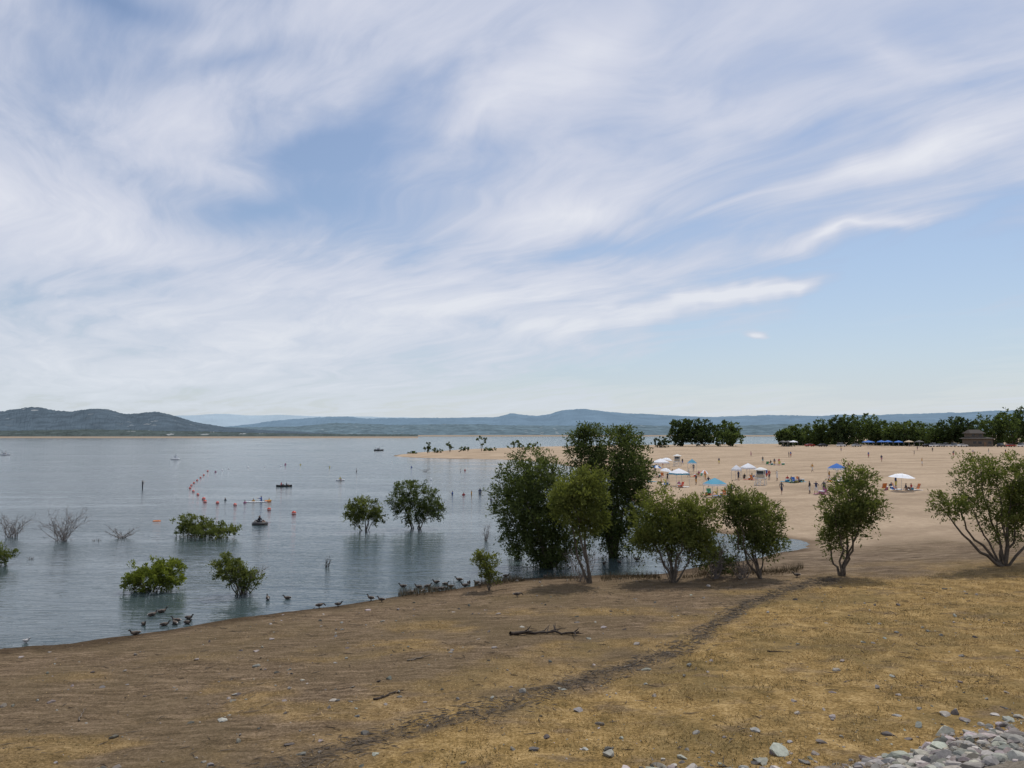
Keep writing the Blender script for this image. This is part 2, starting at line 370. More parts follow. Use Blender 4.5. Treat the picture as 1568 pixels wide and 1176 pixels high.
hill('distant_mountains',[(150,640),(250,638),(330,634.5),(380,636),(430,635),(480,637.5),(540,638.5),(620,640),(720,641),(1200,641)],22000,3000,hazy_hillmat('far_haze',(.38,.48,.57),.05,haze_em=.6,sc=.001),.3,1)
hill('hills',[(200,655),(340,654),(380,651),(430,645),(470,641),(510,638.5),(560,642),(640,640.5),(700,640),(760,640),(783,633),(810,638.5),(838,637),(858,630),(888,626.5),(920,630),(960,634),(1030,637),(1100,640),(1180,636),(1250,637.5),(1330,637),(1420,635),(1500,631.5),(1568,630),(2200,632)],8500,2500,hazy_hillmat('hazy_blue_hills',(.175,.255,.335),.11,haze_em=.52,sc=.004),.8,2)
hill('wooded_shore',[(-400,655),(300,655),(450,654),(520,648),(600,651),(700,650),(800,652),(900,653),(1000,652),(1100,653),(1200,650),(1300,650),(1400,648),(1568,648),(2200,648)],5200,1200,hazy_hillmat('far_woods',(.135,.19,.225),.30,7.,haze_em=.5,sc=.012),1.1,3)
hill('dark_hill',[(-900,640),(-300,634),(-60,634),(0,631),(45,624),(75,628),(105,632),(145,626.5),(190,636),(240,632.5),(265,638),(300,648),(345,655),(420,660),(500,664),(560,667)],3000,900,hazy_hillmat('near_hill',(.098,.132,.165),.24,5.,haze_em=.55,sc=.02),1.2,4)
hill('low_shore',[(-900,662),(0,660),(150,658),(300,661),(420,664),(520,665),(640,666)],2100,180,hazy_hillmat('shore_scrub',(.085,.108,.108),.35,4.,haze_em=.45,sc=.03),1.4,6)

# ---------- TREES ----------
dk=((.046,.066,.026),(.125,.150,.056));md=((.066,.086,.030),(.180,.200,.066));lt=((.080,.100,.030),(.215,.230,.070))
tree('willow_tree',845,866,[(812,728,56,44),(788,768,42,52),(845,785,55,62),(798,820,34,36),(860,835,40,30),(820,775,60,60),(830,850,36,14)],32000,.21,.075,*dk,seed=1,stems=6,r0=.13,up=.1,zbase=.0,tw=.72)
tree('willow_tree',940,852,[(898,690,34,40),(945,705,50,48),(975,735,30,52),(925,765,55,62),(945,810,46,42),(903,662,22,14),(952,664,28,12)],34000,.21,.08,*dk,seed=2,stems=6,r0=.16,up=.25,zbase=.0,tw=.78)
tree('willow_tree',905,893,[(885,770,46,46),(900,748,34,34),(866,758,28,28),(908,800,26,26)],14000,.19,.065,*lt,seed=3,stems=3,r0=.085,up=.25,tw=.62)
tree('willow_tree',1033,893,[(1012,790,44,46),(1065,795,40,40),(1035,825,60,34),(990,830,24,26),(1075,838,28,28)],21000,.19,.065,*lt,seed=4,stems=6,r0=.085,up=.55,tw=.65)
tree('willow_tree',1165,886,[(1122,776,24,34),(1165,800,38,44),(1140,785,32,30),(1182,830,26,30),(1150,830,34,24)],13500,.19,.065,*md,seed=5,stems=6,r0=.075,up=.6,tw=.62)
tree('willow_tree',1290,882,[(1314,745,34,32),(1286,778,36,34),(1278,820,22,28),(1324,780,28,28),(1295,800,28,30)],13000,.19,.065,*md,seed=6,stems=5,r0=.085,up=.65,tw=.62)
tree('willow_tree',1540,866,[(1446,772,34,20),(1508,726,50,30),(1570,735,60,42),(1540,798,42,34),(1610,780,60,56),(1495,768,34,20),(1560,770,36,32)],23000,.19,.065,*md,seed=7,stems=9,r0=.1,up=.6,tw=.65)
tree('willow_bush',230,907,[(232,884,48,26),(205,892,26,16),(248,882,30,20)],9000,.15,.06,(.09,.115,.024),(.24,.275,.06),seed=8,stems=4,r0=.045,up=.5,zbase=0,tw=.32)
tree('willow_bush',370,910,[(356,870,28,26),(375,886,26,18),(343,868,16,16)],5500,.14,.055,*md,seed=9,stems=8,r0=.035,up=.6,zbase=0,tw=.34)
tree('willow_bush',318,822,[(293,803,34,18),(335,810,38,12),(283,810,24,12),(312,812,30,10)],7500,.17,.08,*md,seed=10,stems=6,r0=.045,up=.3,zbase=0,tw=.42)
tree('willow_tree',560,812,[(558,778,27,20),(545,790,15,15),(575,790,15,15)],6500,.17,.08,*md,seed=11,stems=6,r0=.055,up=.35,zbase=0,tw=.45)
tree('willow_tree',638,809,[(632,753,30,24),(610,770,17,18),(662,775,25,28),(640,785,36,18)],11000,.18,.08,*dk,seed=12,stems=8,r0=.065,up=.35,zbase=0,tw=.52,spread=1.6)
tree('willow_sapling',750,904,[(743,858,20,19),(752,878,15,16)],2800,.15,.05,*lt,seed=13,stems=4,r0=.03,up=.5,tw=.35)
tree('willow_bush',795,856,[(795,842,16,16),(850,850,26,12)],2800,.16,.06,*dk,seed=14,stems=3,r0=.04,up=.5,zbase=0,tw=.4)
tree('willow_bush',-12,868,[(-14,850,28,18)],2600,.15,.06,*md,seed=15,stems=4,r0=.04,up=.6,zbase=0,tw=.35)
tree('willow_bush',1080,884,[(1088,850,24,28),(1110,865,22,18)],3200,.16,.06,*dk,seed=16,stems=5,r0=.03,up=.5,tw=.4)
# peninsula
for k,(bx,by,lb,n) in enumerate([(655,694,[(655,684,7,7)],500),(689,690,[(689,682,6,6)],400),(737,686,[(737,673,9,6),(741,679,7,5)],500),(805,686,[(790,681,12,6),(818,682,12,6)],1100),(667,694,[(670,690,9,4)],400),(700,690,[(712,687,10,3)],400),(745,690,[(750,688,12,3)],400),(640,696,[(632,694,8,2.5)],300)]):
    tree('shrub',bx,by,lb,n,.5,.38,*dk,seed=30+k,Y=300,stems=3,r0=.1,tw=.7,nb=10)
# far groves
fd=((.030,.045,.024),(.065,.088,.038));fm=((.046,.066,.030),(.105,.138,.052))
def far(bx,lb,n,c,s,Y=350):tree('oak_tree',bx,684,lb,n,1.15,.85,*c,seed=s,Y=Y,stems=3,r0=.3,tw=1.5,up=.2,nb=12,ns=16,sg=.3)
far(1045,[(1045,655,24,16),(1042,668,24,14)],3000,fd,50,370)
far(1080,[(1075,658,26,17),(1070,670,26,13)],3000,fd,51,370)
far(1118,[(1116,660,22,17),(1110,671,26,12)],3000,fm,52,365)
tree('shrub',1012,687,[(1014,678,14,10)],1200,.6,.45,*fd,seed=53,Y=330,stems=3,r0=.15,tw=.8,nb=10,ns=20)
for k,(cx,cy,rx,ry) in enumerate([(1200,667,12,9),(1222,664,18,14),(1250,661,24,18),(1285,656,24,20),(1312,651,34,21),(1340,658,24,20),(1368,664,24,16),(1395,661,28,18),(1425,664,24,16),(1458,657,28,20),(1490,658,26,18),(1522,650,30,24),(1552,646,32,26),(1585,646,34,28),(1640,650,44,26)]):
    far(cx,[(cx,cy,rx,ry),(cx+4,cy+9,rx,ry*.75)],3000,fd if k in (9,10,3,13) else fm,60+k,360+ (k*37%50))
tree('tree_line',1400,684,[(x,674,34,11) for x in range(1235,1720,30)],16000,1.2,.9,*fd,seed=90,Y=430,stems=12,r0=.2,tw=1.5,nb=20,ns=20,sg=.3)
# bare bushes
bare('dead_bush',95,828,62,46,26,1,0,None,.022);bare('dead_bush',18,822,56,36,24,2,0,None,.02);bare('dead_bush',745,828,14,26,8,3,0,None,.016)
bare('dead_bush',500,868,10,18,6,4,0,BARK,.016);bare('dead_bush',187,824,46,18,16,5,0);bare('dead_bush',1095,886,34,60,16,6,None,GREYTWIG,.022);bare('dead_bush',375,909,56,44,20,7,0,None,.014)
bare('dead_bush',650,722,26,6,10,8,0);bare('dead_bush',1135,884,50,50,16,9,None,None,.02);bare('dead_bush',150,828,14,6,6,10,0);bare('dead_bush',48,856,12,6,6,11,0)
bare('dead_bush',1030,890,50,60,12,12,None,None,.022);bare('dead_bush',890,890,60,60,10,13,None,None,.018)

# ---------- GRASS, STUBBLE, STONES ----------
R=rs(5);n=330000
r=np.sqrt(R.uniform(10**2,48**2,n));a=R.uniform(-.70,.70,n);x=r*np.sin(a);y=r*np.cos(a)
dd=sdf(x,y);nz3_=fbm(x*.28+5,y*.5,48,5);g_=np.maximum(sst(ypath(x)-y,-1.2,2.5),.45*sst(nz3_,.48,.66)*sst(dd,3,9));cl=fbm(x*1.3,y*1.3,70,4);lv=levee(x,y)
keep=(dd>1.2)&(R.rand(n)<np.clip((.05+.9*g_)*sst(cl,.36,.60)+.02,0,1))&(lv<1.2)
x=x[keep];y=y[keep];g_=g_[keep];n=len(x);z=H(x,y);patch=fbm(x*.3,y*.3,72,4)
h=R.uniform(.02,.075,n)*(.5+.7*g_);ph=R.uniform(0,6.28,n);w=R.uniform(.006,.014,n)
dx=np.cos(ph)*w;dy=np.sin(ph)*w;lx=R.normal(size=n)*h*.8;ly=R.normal(size=n)*h*.8
V=np.stack([np.c_[x-dx,y-dy,z-.01],np.c_[x+dx,y+dy,z-.01],np.c_[x+lx,y+ly,z+h]],1).reshape(-1,3)
t=np.clip(sst(patch,.36,.50)+R.normal(size=n)*.25,0,1)[:,None]
c=(np.array([.24,.185,.08])*(1-t)+np.array([.56,.39,.18])*t)*R.uniform(.7,1.2,n)[:,None]
build('dry_grass',V,[np.arange(3*n).reshape(-1,3)],[attrmat('dry_grass')],[0],np.repeat(c,3,0))
# shoreline reeds / stubble
R=rs(6);n=6500;px=R.uniform(610,1230,n);pts=np.array([at_z(p,q,.05) for p,q in zip(px,np.interp(px,[610,700,800,950,1100,1230],[911,897,888,886,884,880])+R.normal(size=n)*3)])
x,y=pts[:,0],pts[:,1];k=vn(x*.9,y*.9,3)>.4;x=x[k];y=y[k];n=len(x);z=np.maximum(H(x,y),-.05);h=R.uniform(.1,.42,n);w=.012
ph=R.uniform(0,6.28,n);dx=np.cos(ph)*w;dy=np.sin(ph)*w
V=np.stack([np.c_[x-dx,y-dy,z-.02],np.c_[x+dx,y+dy,z-.02],np.c_[x+R.normal(size=n)*.08,y+R.normal(size=n)*.08,z+h]],1).reshape(-1,3)
c=np.array([.14,.11,.065])*R.uniform(.5,1.6,n)[:,None]
build('shore_reeds',V,[np.arange(3*n).reshape(-1,3)],[attrmat('reed')],[0],np.repeat(c,3,0))
# stones
import bmesh
bm=bmesh.new();bmesh.ops.create_icosphere(bm,subdivisions=2,radius=1);bm.verts.ensure_lookup_table()
IV=np.array([v.co[:] for v in bm.verts]);IF=np.array([[v.index for v in f.verts] for f in bm.faces]);bm.free()
def stones(name,x,y,s,R,bright=(.09,.34)):
    n=len(x);z=H(x,y);nv=len(IV)
    V=np.repeat(IV[None],n,0)
    pl=nrm(R.normal(size=(n,8,3)));dd=R.uniform(.32,.72,(n,8))
    for k in range(8):
        p=np.einsum('nvi,ni->nv',V,pl[:,k]);over=np.maximum(p-dd[:,k][:,None],0);V=V-over[:,:,None]*pl[:,k][:,None,:]
    V=V*(1.35*s[:,None]*np.c_[R.uniform(.6,1.5,n),R.uniform(.6,1.4,n),R.uniform(.4,.85,n)])[:,None,:]
    a=R.uniform(0,6.28,n);ca,sa=np.cos(a)[:,None],np.sin(a)[:,None]
    V=np.stack([V[...,0]*ca-V[...,1]*sa,V[...,0]*sa+V[...,1]*ca,V[...,2]],-1)+np.c_[x,y,z+s*.1][:,None,:]
    F=(IF[None]+np.arange(n)[:,None,None]*nv).reshape(-1,3)
    b=R.uniform(*bright,n)[:,None]*np.array([1,.93,.82])*R.uniform(.93,1.07,(n,3))
    build(name,V.reshape(-1,3),[F],[attrmat(name)],[0],np.repeat(b,nv,0))
R=rs(7);n=17000;x=R.uniform(-3,17,n);y=R.uniform(12,20,n);lv=levee(x,y)
pp=np.maximum(sst(lv+(fbm(x*.8,y*.8,8,3)-.5)*3.4,-1.0,1.4)*.75,.035*sst(lv,-3.5,-.3)*sst(x,-4,3))
k=R.rand(n)<pp;x=x[k];y=y[k]
stones('gravel',x,y,.015+.15*R.rand(len(x))**3.6,R,(.14,.48))
R=rs(8);n=3400;r=np.sqrt(R.uniform(12**2,42**2,n));a=R.uniform(-.7,.7,n);x=r*np.sin(a);y=r*np.cos(a)
k=(sdf(x,y)>.6)&(R.rand(n)<np.clip(np.exp(-(y-15)/9)+.22,0,1));x=x[k];y=y[k]
stones('pebbles',x,y,.012+.085*R.rand(len(x))**4.5,R,(.08,.40))
# litter along old waterline
R=rs(9);g=Geo();n=2000
for x_ in R.uniform(-8,17,n):
    y_=ypath(x_)+R.normal()*.5-.15
    L_=R.uniform(.03,.2);a=R.normal()*.8+.4
    p=np.array([x_,y_,R.uniform(.0,.03)]);q=np.array([math.cos(a),math.sin(a),R.normal()*.1])*L_
    g.tube(np.array([p-q,p+R.normal(size=3)*.01,p+q]),[.006,.012,.004],3,0)
for i_ in range(600):
    x_=R.uniform(-14,20);y_=R.uniform(15,38);L_=R.uniform(.04,.22);a=R.uniform(0,3.1)
    p=np.array([x_,y_,.02]);q=np.array([math.cos(a),math.sin(a),0])*L_
    g.tube(np.array([p-q,p+R.normal(size=3)*.02,p+q]),[.006,.012,.004],3,0)
V=np.vstack(g.V);V[:,2]+=H(V[:,0],V[:,1]);g.V=[V]
g.make('driftwood_litter',[mat('litter',(.09,.07,.05),.95,.6,3)])
DW=mat('driftwood',(.045,.032,.023),.9,.5,9);DW2=mat('driftwood_grey',(.16,.13,.10),.9,.3,9)
def log(px1,py1,px2,py2,r,m,forks,seed):
    R=rs(seed);a=at_g(px1,py1);b=at_g(px2,py2);L=np.linalg.norm(b-a);t=np.linspace(0,1,12)[:,None]
    P=a+(b-a)*t+R.normal(size=(12,3))*L*.018;P[:,2]=H(P[:,0],P[:,1])+r*.5+np.abs(R.normal(size=12))*L*.015
    g=Geo();g.tube(P,r*(1-.7*t[:,0])*(1+R.normal(size=12)*.15),7,0)
    for k in range(forks):
        j=R.randint(2,11);d=nrm((b-a)*.8/L+R.normal(size=3)*.6);d[2]=abs(d[2])*.5;l=L*R.uniform(.12,.3)
        q=np.array([P[j],P[j]+d*l*.5+R.normal(size=3)*l*.06,P[j]+d*l]);g.tube(q,[r*.5,r*.3,r*.1],5,0)
    g.make('driftwood_log' if r>.03 else 'stick',[m],True)
log(778,973,888,972,.07,DW,14,1);log(572,1072,618,1058,.035,DW,5,2);log(622,1013,662,1003,.025,DW2,3,3);log(1175,998,1212,1000,.02,DW,3,4);log(955,1022,985,1012,.02,DW2,3,5);log(1130,890,1145,870,.04,DW2,3,6);log(120,1105,132,1085,.015,DW2,2,7);log(1060,868,1100,860,.04,DW,5,8)

# ---------- PEOPLE ----------
SKIN=[mat('skin',(.45,.28,.19),.6,.05),mat('skin_tan',(.28,.16,.10),.6,.05),mat('skin_dark',(.12,.07,.045),.6,.05)]
cl_=[(.6,.6,.6),(.02,.02,.03),(.4,.03,.03),(.03,.08,.3),(.05,.25,.3),(.5,.25,.05),(.08,.08,.09),(.35,.1,.2),(.6,.5,.1),(.02,.03,.08)]
CLOTH=[mat('cloth',c,.85,.1,20) for c in cl_]
HAIR=[mat('hair',(.03,.02,.015),.7,.2,30),mat('hair_brown',(.12,.07,.035),.7,.2,30)]
BS=dict(pelvis=(0,0,.95,.125),waist=(0,0,1.1,.115),chest=(0,0,1.3,.14),nb=(0,0,1.44,.07),neck=(0,0,1.5,.05),head=(0,-.015,1.6,.09),top=(0,.005,1.665,.078),nose=(0,-.105,1.59,.018),
 shL=(.17,0,1.4,.055),elL=(.235,.02,1.13,.042),wrL=(.25,-.05,.9,.028),haL=(.25,-.075,.81,.028),shR=(-.17,0,1.4,.055),elR=(-.235,.02,1.13,.042),wrR=(-.25,-.05,.9,.028),haR=(-.25,-.075,.81,.028),
 hiL=(.09,0,.86,.09),knL=(.1,-.01,.5,.06),anL=(.1,.02,.09,.038),toL=(.11,-.13,.035,.035),hiR=(-.09,0,.86,.09),knR=(-.1,-.01,.5,.06),anR=(-.1,.02,.09,.038),toR=(-.11,-.13,.035,.035))
ED=[('pelvis','waist',1),('waist','chest',1),('chest','nb',1),('nb','neck',0),('neck','head',0),('head','top',3),('head','nose',0),('chest','shL',1),('shL','elL',1),('elL','wrL',0),('wrL','haL',0),('chest','shR',1),('shR','elR',1),('elR','wrR',0),('wrR','haR',0),
 ('pelvis','hiL',2),('hiL','knL',2),('knL','anL',0),('anL','toL',0),('pelvis','hiR',2),('hiR','knR',2),('knR','anR',0),('anR','toR',0)]
def skinmesh(name,J,E,sub=1):
    names=list(J);me=bpy.data.meshes.new(name);me.from_pydata([J[k][:3] for k in names],[(names.index(a),names.index(b)) for a,b,_ in E],[])
    ob=bpy.data.objects.new(name,me);COL.objects.link(ob);ob.modifiers.new('Skin','SKIN')
    sv=me.skin_vertices[0].data
    for i_,k in enumerate(names):sv[i_].radius=(J[k][3],J[k][3]*(.75 if k in('chest','waist','pelvis') else 1));sv[i_].use_root=(i_==0)
    s=ob.modifiers.new('Sub','SUBSURF');s.levels=sub;s.render_levels=sub
    bpy.context.view_layer.update();dg=bpy.context.evaluated_depsgraph_get()
    m=bpy.data.meshes.new_from_object(ob.evaluated_get(dg));bpy.data.objects.remove(ob)
    P=np.array([J[a][:3] for a,b,_ in E]);Q=np.array([J[b][:3] for a,b,_ in E]);rr=np.array([.5*(J[a][3]+J[b][3]) for a,b,_ in E]);lab=[l for _,_,l in E]
    for p in m.polygons:
        c=np.array(p.center);t=np.clip(((c-P)*(Q-P)).sum(1)/((Q-P)**2).sum(1),0,1);d=np.linalg.norm(c-(P+(Q-P)*t[:,None]),axis=1)-rr*.8
        p.material_index=lab[int(d.argmin())];p.use_smooth=True
    return m
def pose(**k):
    J=dict(BS)
    for a,b in k.items():J[a]=tuple(b)+(BS[a][3],)
    return J
P_st=skinmesh('stand',BS,ED)
P_wk=skinmesh('walk',pose(knL=(.1,-.17,.52),anL=(.1,-.2,.1),toL=(.11,-.36,.06),knR=(-.1,.05,.5),anR=(-.1,.3,.14),toR=(-.11,.2,.035),elL=(.22,.14,1.16),wrL=(.22,.12,.93),haL=(.22,.08,.86),elR=(-.22,-.08,1.15),wrR=(-.2,-.24,.98),haR=(-.2,-.3,.92)),ED)
P_rs=skinmesh('reach',pose(elL=(.32,-.18,1.35),wrL=(.35,-.4,1.42),haL=(.35,-.48,1.45),elR=(-.27,-.05,1.2),wrR=(-.16,-.2,1.05),haR=(-.1,-.24,1.04),knL=(.16,-.03,.5),anL=(.2,.0,.09),toL=(.22,-.14,.035)),ED)
dz=-.80
sit={k:(BS[k][0],BS[k][1]+.05,BS[k][2]+dz) for k in('pelvis','waist','chest','nb','neck','head','top','nose','shL','shR')}
sit.update(hiL=(.09,-.02,.12),hiR=(-.09,-.02,.12),knL=(.13,-.36,.42),knR=(-.13,-.36,.4),anL=(.12,-.62,.08),anR=(-.12,-.6,.08),toL=(.13,-.76,.04),toR=(-.13,-.74,.04),elL=(.27,.0,.38),wrL=(.2,-.24,.42),haL=(.17,-.31,.42),elR=(-.26,.1,.36),wrR=(-.25,.24,.12),haR=(-.26,.28,.04))
P_si=skinmesh('sit',pose(**sit),ED)
PR=rs(21)
def person(px,py,kind='st',s=1.,rz=None,z=None,cm=None,name='person'):
    b=at_g(px,py) if z is None else at_z(px,py,0)
    if z is not None:b[2]=z
    me={'st':P_st,'wk':P_wk,'rs':P_rs,'si':P_si}[kind]
    if not me.materials:
        for _ in range(4):me.materials.append(SKIN[0])
    ob=bpy.data.objects.new(name,me);COL.objects.link(ob)
    c=PR.randint(0,10,2)
    if cm is not None:c=cm
    for i_,m in enumerate((SKIN[PR.randint(3)],CLOTH[c[0]],CLOTH[c[1]],HAIR[PR.randint(2)])):
        ob.material_slots[i_].link='OBJECT';ob.material_slots[i_].material=m
    ob.location=b;ob.rotation_euler=(0,0,PR.uniform(0,6.28) if rz is None else rz);ob.scale=(s,s,s);return ob
for a in [(1101,711,'st'),(1211,700,'st'),(1208,700,'st'),(1168,709,'wk'),(1186,713,'st'),(1193,713,'wk'),(1244,723,'wk'),(1240,756,'st'),(1250,757,'rs'),(1262,756,'wk'),(1197,757,'wk'),(1190,736,'rs'),(1178,735,'st'),(1300,722,'st'),(1350,707,'wk'),(1412,713,'st'),(1400,698,'st'),(1428,692,'st'),(1062,722,'st'),(1022,738,'rs'),(1066,742,'st'),(1085,746,'wk'),(1120,760,'st'),(1131,736,'st'),(1372,748,'st'),(1055,731,'wk'),(1003,726,'st'),(1270,737,'st'),(1288,691,'st'),(1150,699,'wk'),(1330,701,'st'),(1460,699,'st'),(1490,697,'wk'),(1514,694,'st'),(1174,733,'wk'),(1080,735,'st'),(1015,715,'st'),(1045,712,'wk'),(890,712,'st'),(1405,690,'wk'),(1540,696,'st')]:
    person(*a,s=.92)
for a in [(1212,738,'si'),(1224,739,'si'),(1365,749,'si'),(1395,751,'si'),(1388,751,'si'),(1012,741,'si'),(1040,745,'si'),(1098,757,'si'),(1278,737,'si'),(1140,733,'si'),(1152,732,'si'),(1030,725,'si'),(1206,737,'si'),(1180,710,'si'),(1070,728,'si')]:
    person(*a)
person(218,748,'rs',1.,2.2,-.45,(1,1));person(546,722,'st',.9,None,-.75)
for px,py,zz in [(693,757,-1.1),(722,757,-1.05),(735,756,-.8),(710,758,-1.2),(400,768,-.9),(412,768,-1.15),(375,770,-1.25),(345,766,-1.25),(752,769,-1.),(760,770,-1.1),(505,716,-1.1),(330,723,-1.2),(460,712,-1.2),(630,716,-1.1),(705,722,-1.),(712,721,-1.1),(437,712,-1.),(388,768,-1.2)]:
    person(px,py,PR.choice(['st','rs']),.95,None,zz,name='bather')

# ---------- GEESE / DUCKS ----------
GJ=dict(b0=(0,.0,.20,.115),b1=(0,-.13,.21,.10),b2=(0,.16,.20,.085),t=(0,.30,.215,.035),n0=(0,-.20,.26,.055),n1=(0,-.23,.33,.038),h=(0,-.26,.385,.045),h2=(0,-.30,.38,.032),bl=(0,-.365,.365,.016),wl=(.085,.05,.23,.05),wt=(.05,.26,.23,.02),wr=(-.085,.05,.23,.05),wu=(-.05,.26,.23,.02),
 lL=(.05,.02,.11,.02),fL=(.05,.03,.02,.012),pL=(.055,-.05,.01,.016),lR=(-.05,.02,.11,.02),fR=(-.05,.03,.02,.012),pR=(-.055,-.05,.01,.016))
GE=[('b0','b1',0),('b0','b2',0),('b2','t',3),('b1','n0',0),('n0','n1',1),('n1','h',1),('h','h2',1),('h2','bl',2),('b0','wl',4),('wl','wt',4),('b0','wr',4),('wr','wu',4),('b0','lL',2),('lL','fL',2),('fL','pL',2),('b0','lR',2),('lR','fR',2),('fR','pR',2)]
GM=[mat('feather_brown',(.11,.085,.065),.8,.3,25),mat('feather_black',(.018,.016,.014),.7,.2,25),mat('bill',(.05,.04,.03),.6,.1),mat('feather_white',(.5,.48,.45),.8,.1),mat('wing',(.05,.04,.032),.8,.3,30)]
me_a=skinmesh('goose_a',GJ,GE)
GJ2=dict(GJ);GJ2.update(n1=(0,-.27,.25,.038),h=(0,-.34,.19,.045),h2=(0,-.37,.15,.032),bl=(0,-.40,.09,.016));me_b=skinmesh('goose_b',GJ2,GE)
for m in (me_a,me_b):
    for k in GM:m.materials.append(k)
R=rs(33)
def goose(px,py,swim,s=1.):
    b=at_g(px,py)
    if swim:b[2]=-.11*s
    else:b[2]=max(b[2],-.03)
    ob=bpy.data.objects.new('goose',me_a if (swim or R.rand()<.6) else me_b);COL.objects.link(ob);ob.location=b;ob.rotation_euler=(0,0,R.choice([-1.57,1.57])+R.normal()*.7);ob.scale=(s*R.uniform(.9,1.1),)*3
for p in [(207,972),(233,943),(248,938),(252,958),(268,956),(270,952),(289,948),(220,957),(287,955),(410,918),(440,917)]:goose(*p,True,.72)
for p in [(489,931),(518,929),(568,920),(584,922),(617,899),(630,909),(641,900),(655,899),(667,903),(668,893),(682,895),(703,889),(718,894),(730,894),(775,883),(835,884),(925,864),(948,862),(975,858),(1090,856),(1220,884),(676,905),(648,906),(690,899),(712,898),(735,899),(792,914)]:
    goose(*p,float(H(*at_z(*p)[:2])[0])<.0,.72)
ob=bpy.data.objects.new('gull',me_a.copy());COL.objects.link(ob)
for i_ in range(5):ob.data.materials[i_]=GM[3] if i_!=2 else GM[2]
b=at_z(40,984);ob.location=(b[0],b[1],-.04);ob.rotation_euler=(0,0,1.3);ob.scale=(.6,)*3

# ---------- BUOYS, FLOATS, BOATS ----------
RED=mat('buoy_red',(.55,.06,.025),.4,.08);WHT=mat('white_fabric',(.75,.76,.78),.8,.05,3);BLU=mat('blue_fabric',(.03,.14,.45),.8,.1,3);TEAL=mat('teal_fabric',(.08,.32,.45),.8,.1,3);ORG=mat('orange_fabric',(.6,.2,.06),.8,.1,3);MET=mat('metal_pole',(.5,.5,.5),.4,.05,5,.6);BLK=mat('black_rubber',(.02,.02,.022),.6,.1);TAN=mat('tan_fabric',(.5,.4,.28),.85,.1,3);GRNC=mat('green_fabric',(.05,.25,.12),.8,.1)
def buoy(px,py,r=.2,m=RED):
    r*=.85
    b=at_z(px,py,0);g=Geo();t=np.linspace(-np.pi/2,np.pi/2,9)
    g.tube([(b[0],b[1],r*.35+math.sin(q)*r*.95) for q in t],np.maximum(np.cos(t)*r,.004),12,0)
    g.tube([(b[0],b[1],r*.26),(b[0],b[1],r*.32),(b[0],b[1],r*.38),(b[0],b[1],r*.44)],[r*.98,r*1.04,r*1.04,r*.98],12,1)
    g.tube([(b[0],b[1],r*1.25),(b[0],b[1],r*1.6)],[r*.12,r*.12],6,1)
    g.make('buoy',[m,WHT],True)
for p in [(318,722,.25),(312,728,.22),(307,732,.22),(302,736,.22),(297,740,.22),(293,744,.22),(291,748,.22),(296,753,.22),(303,758,.22),(312,765,.27),(314,769,.25),(333,771,.24),(360,774,.24),(412,781,.24),(450,787,.28)]:buoy(*p)
for p in [(350,718,.2),(380,716,.2),(405,715,.2),(340,720,.2),(430,714,.2),(660,735,.2),(600,708,.2),(752,742,.2)]:buoy(*p,m=WHT)
def ringfloat(px,py,m,nm='swim_ring',R0=.42,r=.15,z=.05):
    b=at_z(px,py,0);g=Geo();rings=[]
    for i_ in range(21):
        a=i_/20*2*math.pi;c=b+np.array([math.cos(a)*R0,math.sin(a)*R0,z]);rings.append([c+r*(math.cos(q)*np.array([math.cos(a),math.sin(a),0])+math.sin(q)*np.array([0,0,1])) for q in np.linspace(0,2*math.pi,9)[:-1]])
    g.loft(rings,0,False);g.make(nm,[m],True)
ringfloat(398,803,BLK,R0=.5,r=.2);o=person(398,803,'si',.95,1.2,-.02,(1,6))
ringfloat(410,768,ORG,R0=.3,r=.1);ringfloat(240,798,ORG,R0=.3,r=.06,z=.0)
person(396,802.5,'si',.7,-1.2,.1,(1,1))
def hullboat(px,py,L,m,name,W=.25,h=.25,rz=0.,mast=0,cabin=False):
    b=at_z(px,py,0);g=Geo();rings=[]
    for t in np.linspace(-1,1,13):
        w=L*W*max(0.03,(1-abs(t)**2.6));zz=h*(1+.5*t*t);k0=-.12*(1-t*t)
        rings.append([(t*L/2,-w/2,zz),(t*L/2,-w*.42,zz*.4),(t*L/2,-w*.2,k0),(t*L/2,w*.2,k0),(t*L/2,w*.42,zz*.4),(t*L/2,w/2,zz),(t*L/2,w*.4,zz*.8),(t*L/2,-w*.4,zz*.8)])
    g.loft(rings,0)
    if cabin:
        g.box((-.05*L,0,h+.35),(L*.3,L*W*.6,.7),1,0,.8);g.box((-.05*L,0,h+.45),(L*.305,L*W*.61,.25),2,0,.9)
        for sx in(-.32,.05):
            for sy in(-.3,.3):g.tube([(sx*L,sy*L*W,h),(sx*L,sy*L*W,h+1.6)],[.03,.03],5,2)
        g.box((-.13*L,0,h+1.63),(L*.42,L*W*.8,.06),1)
    if mast:
        g.tube([(0,0,h),(0,0,mast)],[.05,.03],6,2);g.add([(.1,0,.5),(L*.4,.1,.6),(.05,0,mast*.95)],[[0,1,2]],1);g.add([(-.1,0,.6),(-L*.3,.08,.6),(0,0,mast*.8)],[[0,1,2]],1)
    ob=g.make(name,[m,WHT,BLK],True);ob.location=b;ob.rotation_euler=(0,0,rz)
hullboat(580,690,5,BLK,'motorboat',.33,.5,.4,0,True);hullboat(268,704,2.6,WHT,'sailboat',.35,.3,.5,1.8);hullboat(8,697,3.6,WHT,'motorboat',.33,.4,.2,0,True)
hullboat(435,745,2.4,BLK,'kayak',.26,.2,.15);person(431,745,'si',.8,1.57,.02,(2,1));person(439,745,'si',.7,1.57,.02,(1,1))
hullboat(521,736,1.6,WHT,'kayak',.26,.15,.6);person(521,736,'si',.8,.6,.02)
hullboat(392,769,2.6,WHT,'paddleboard',.22,.05,.1)
hullboat(1002,690,5,WHT,'motorboat',.33,.5,.3,0,True)
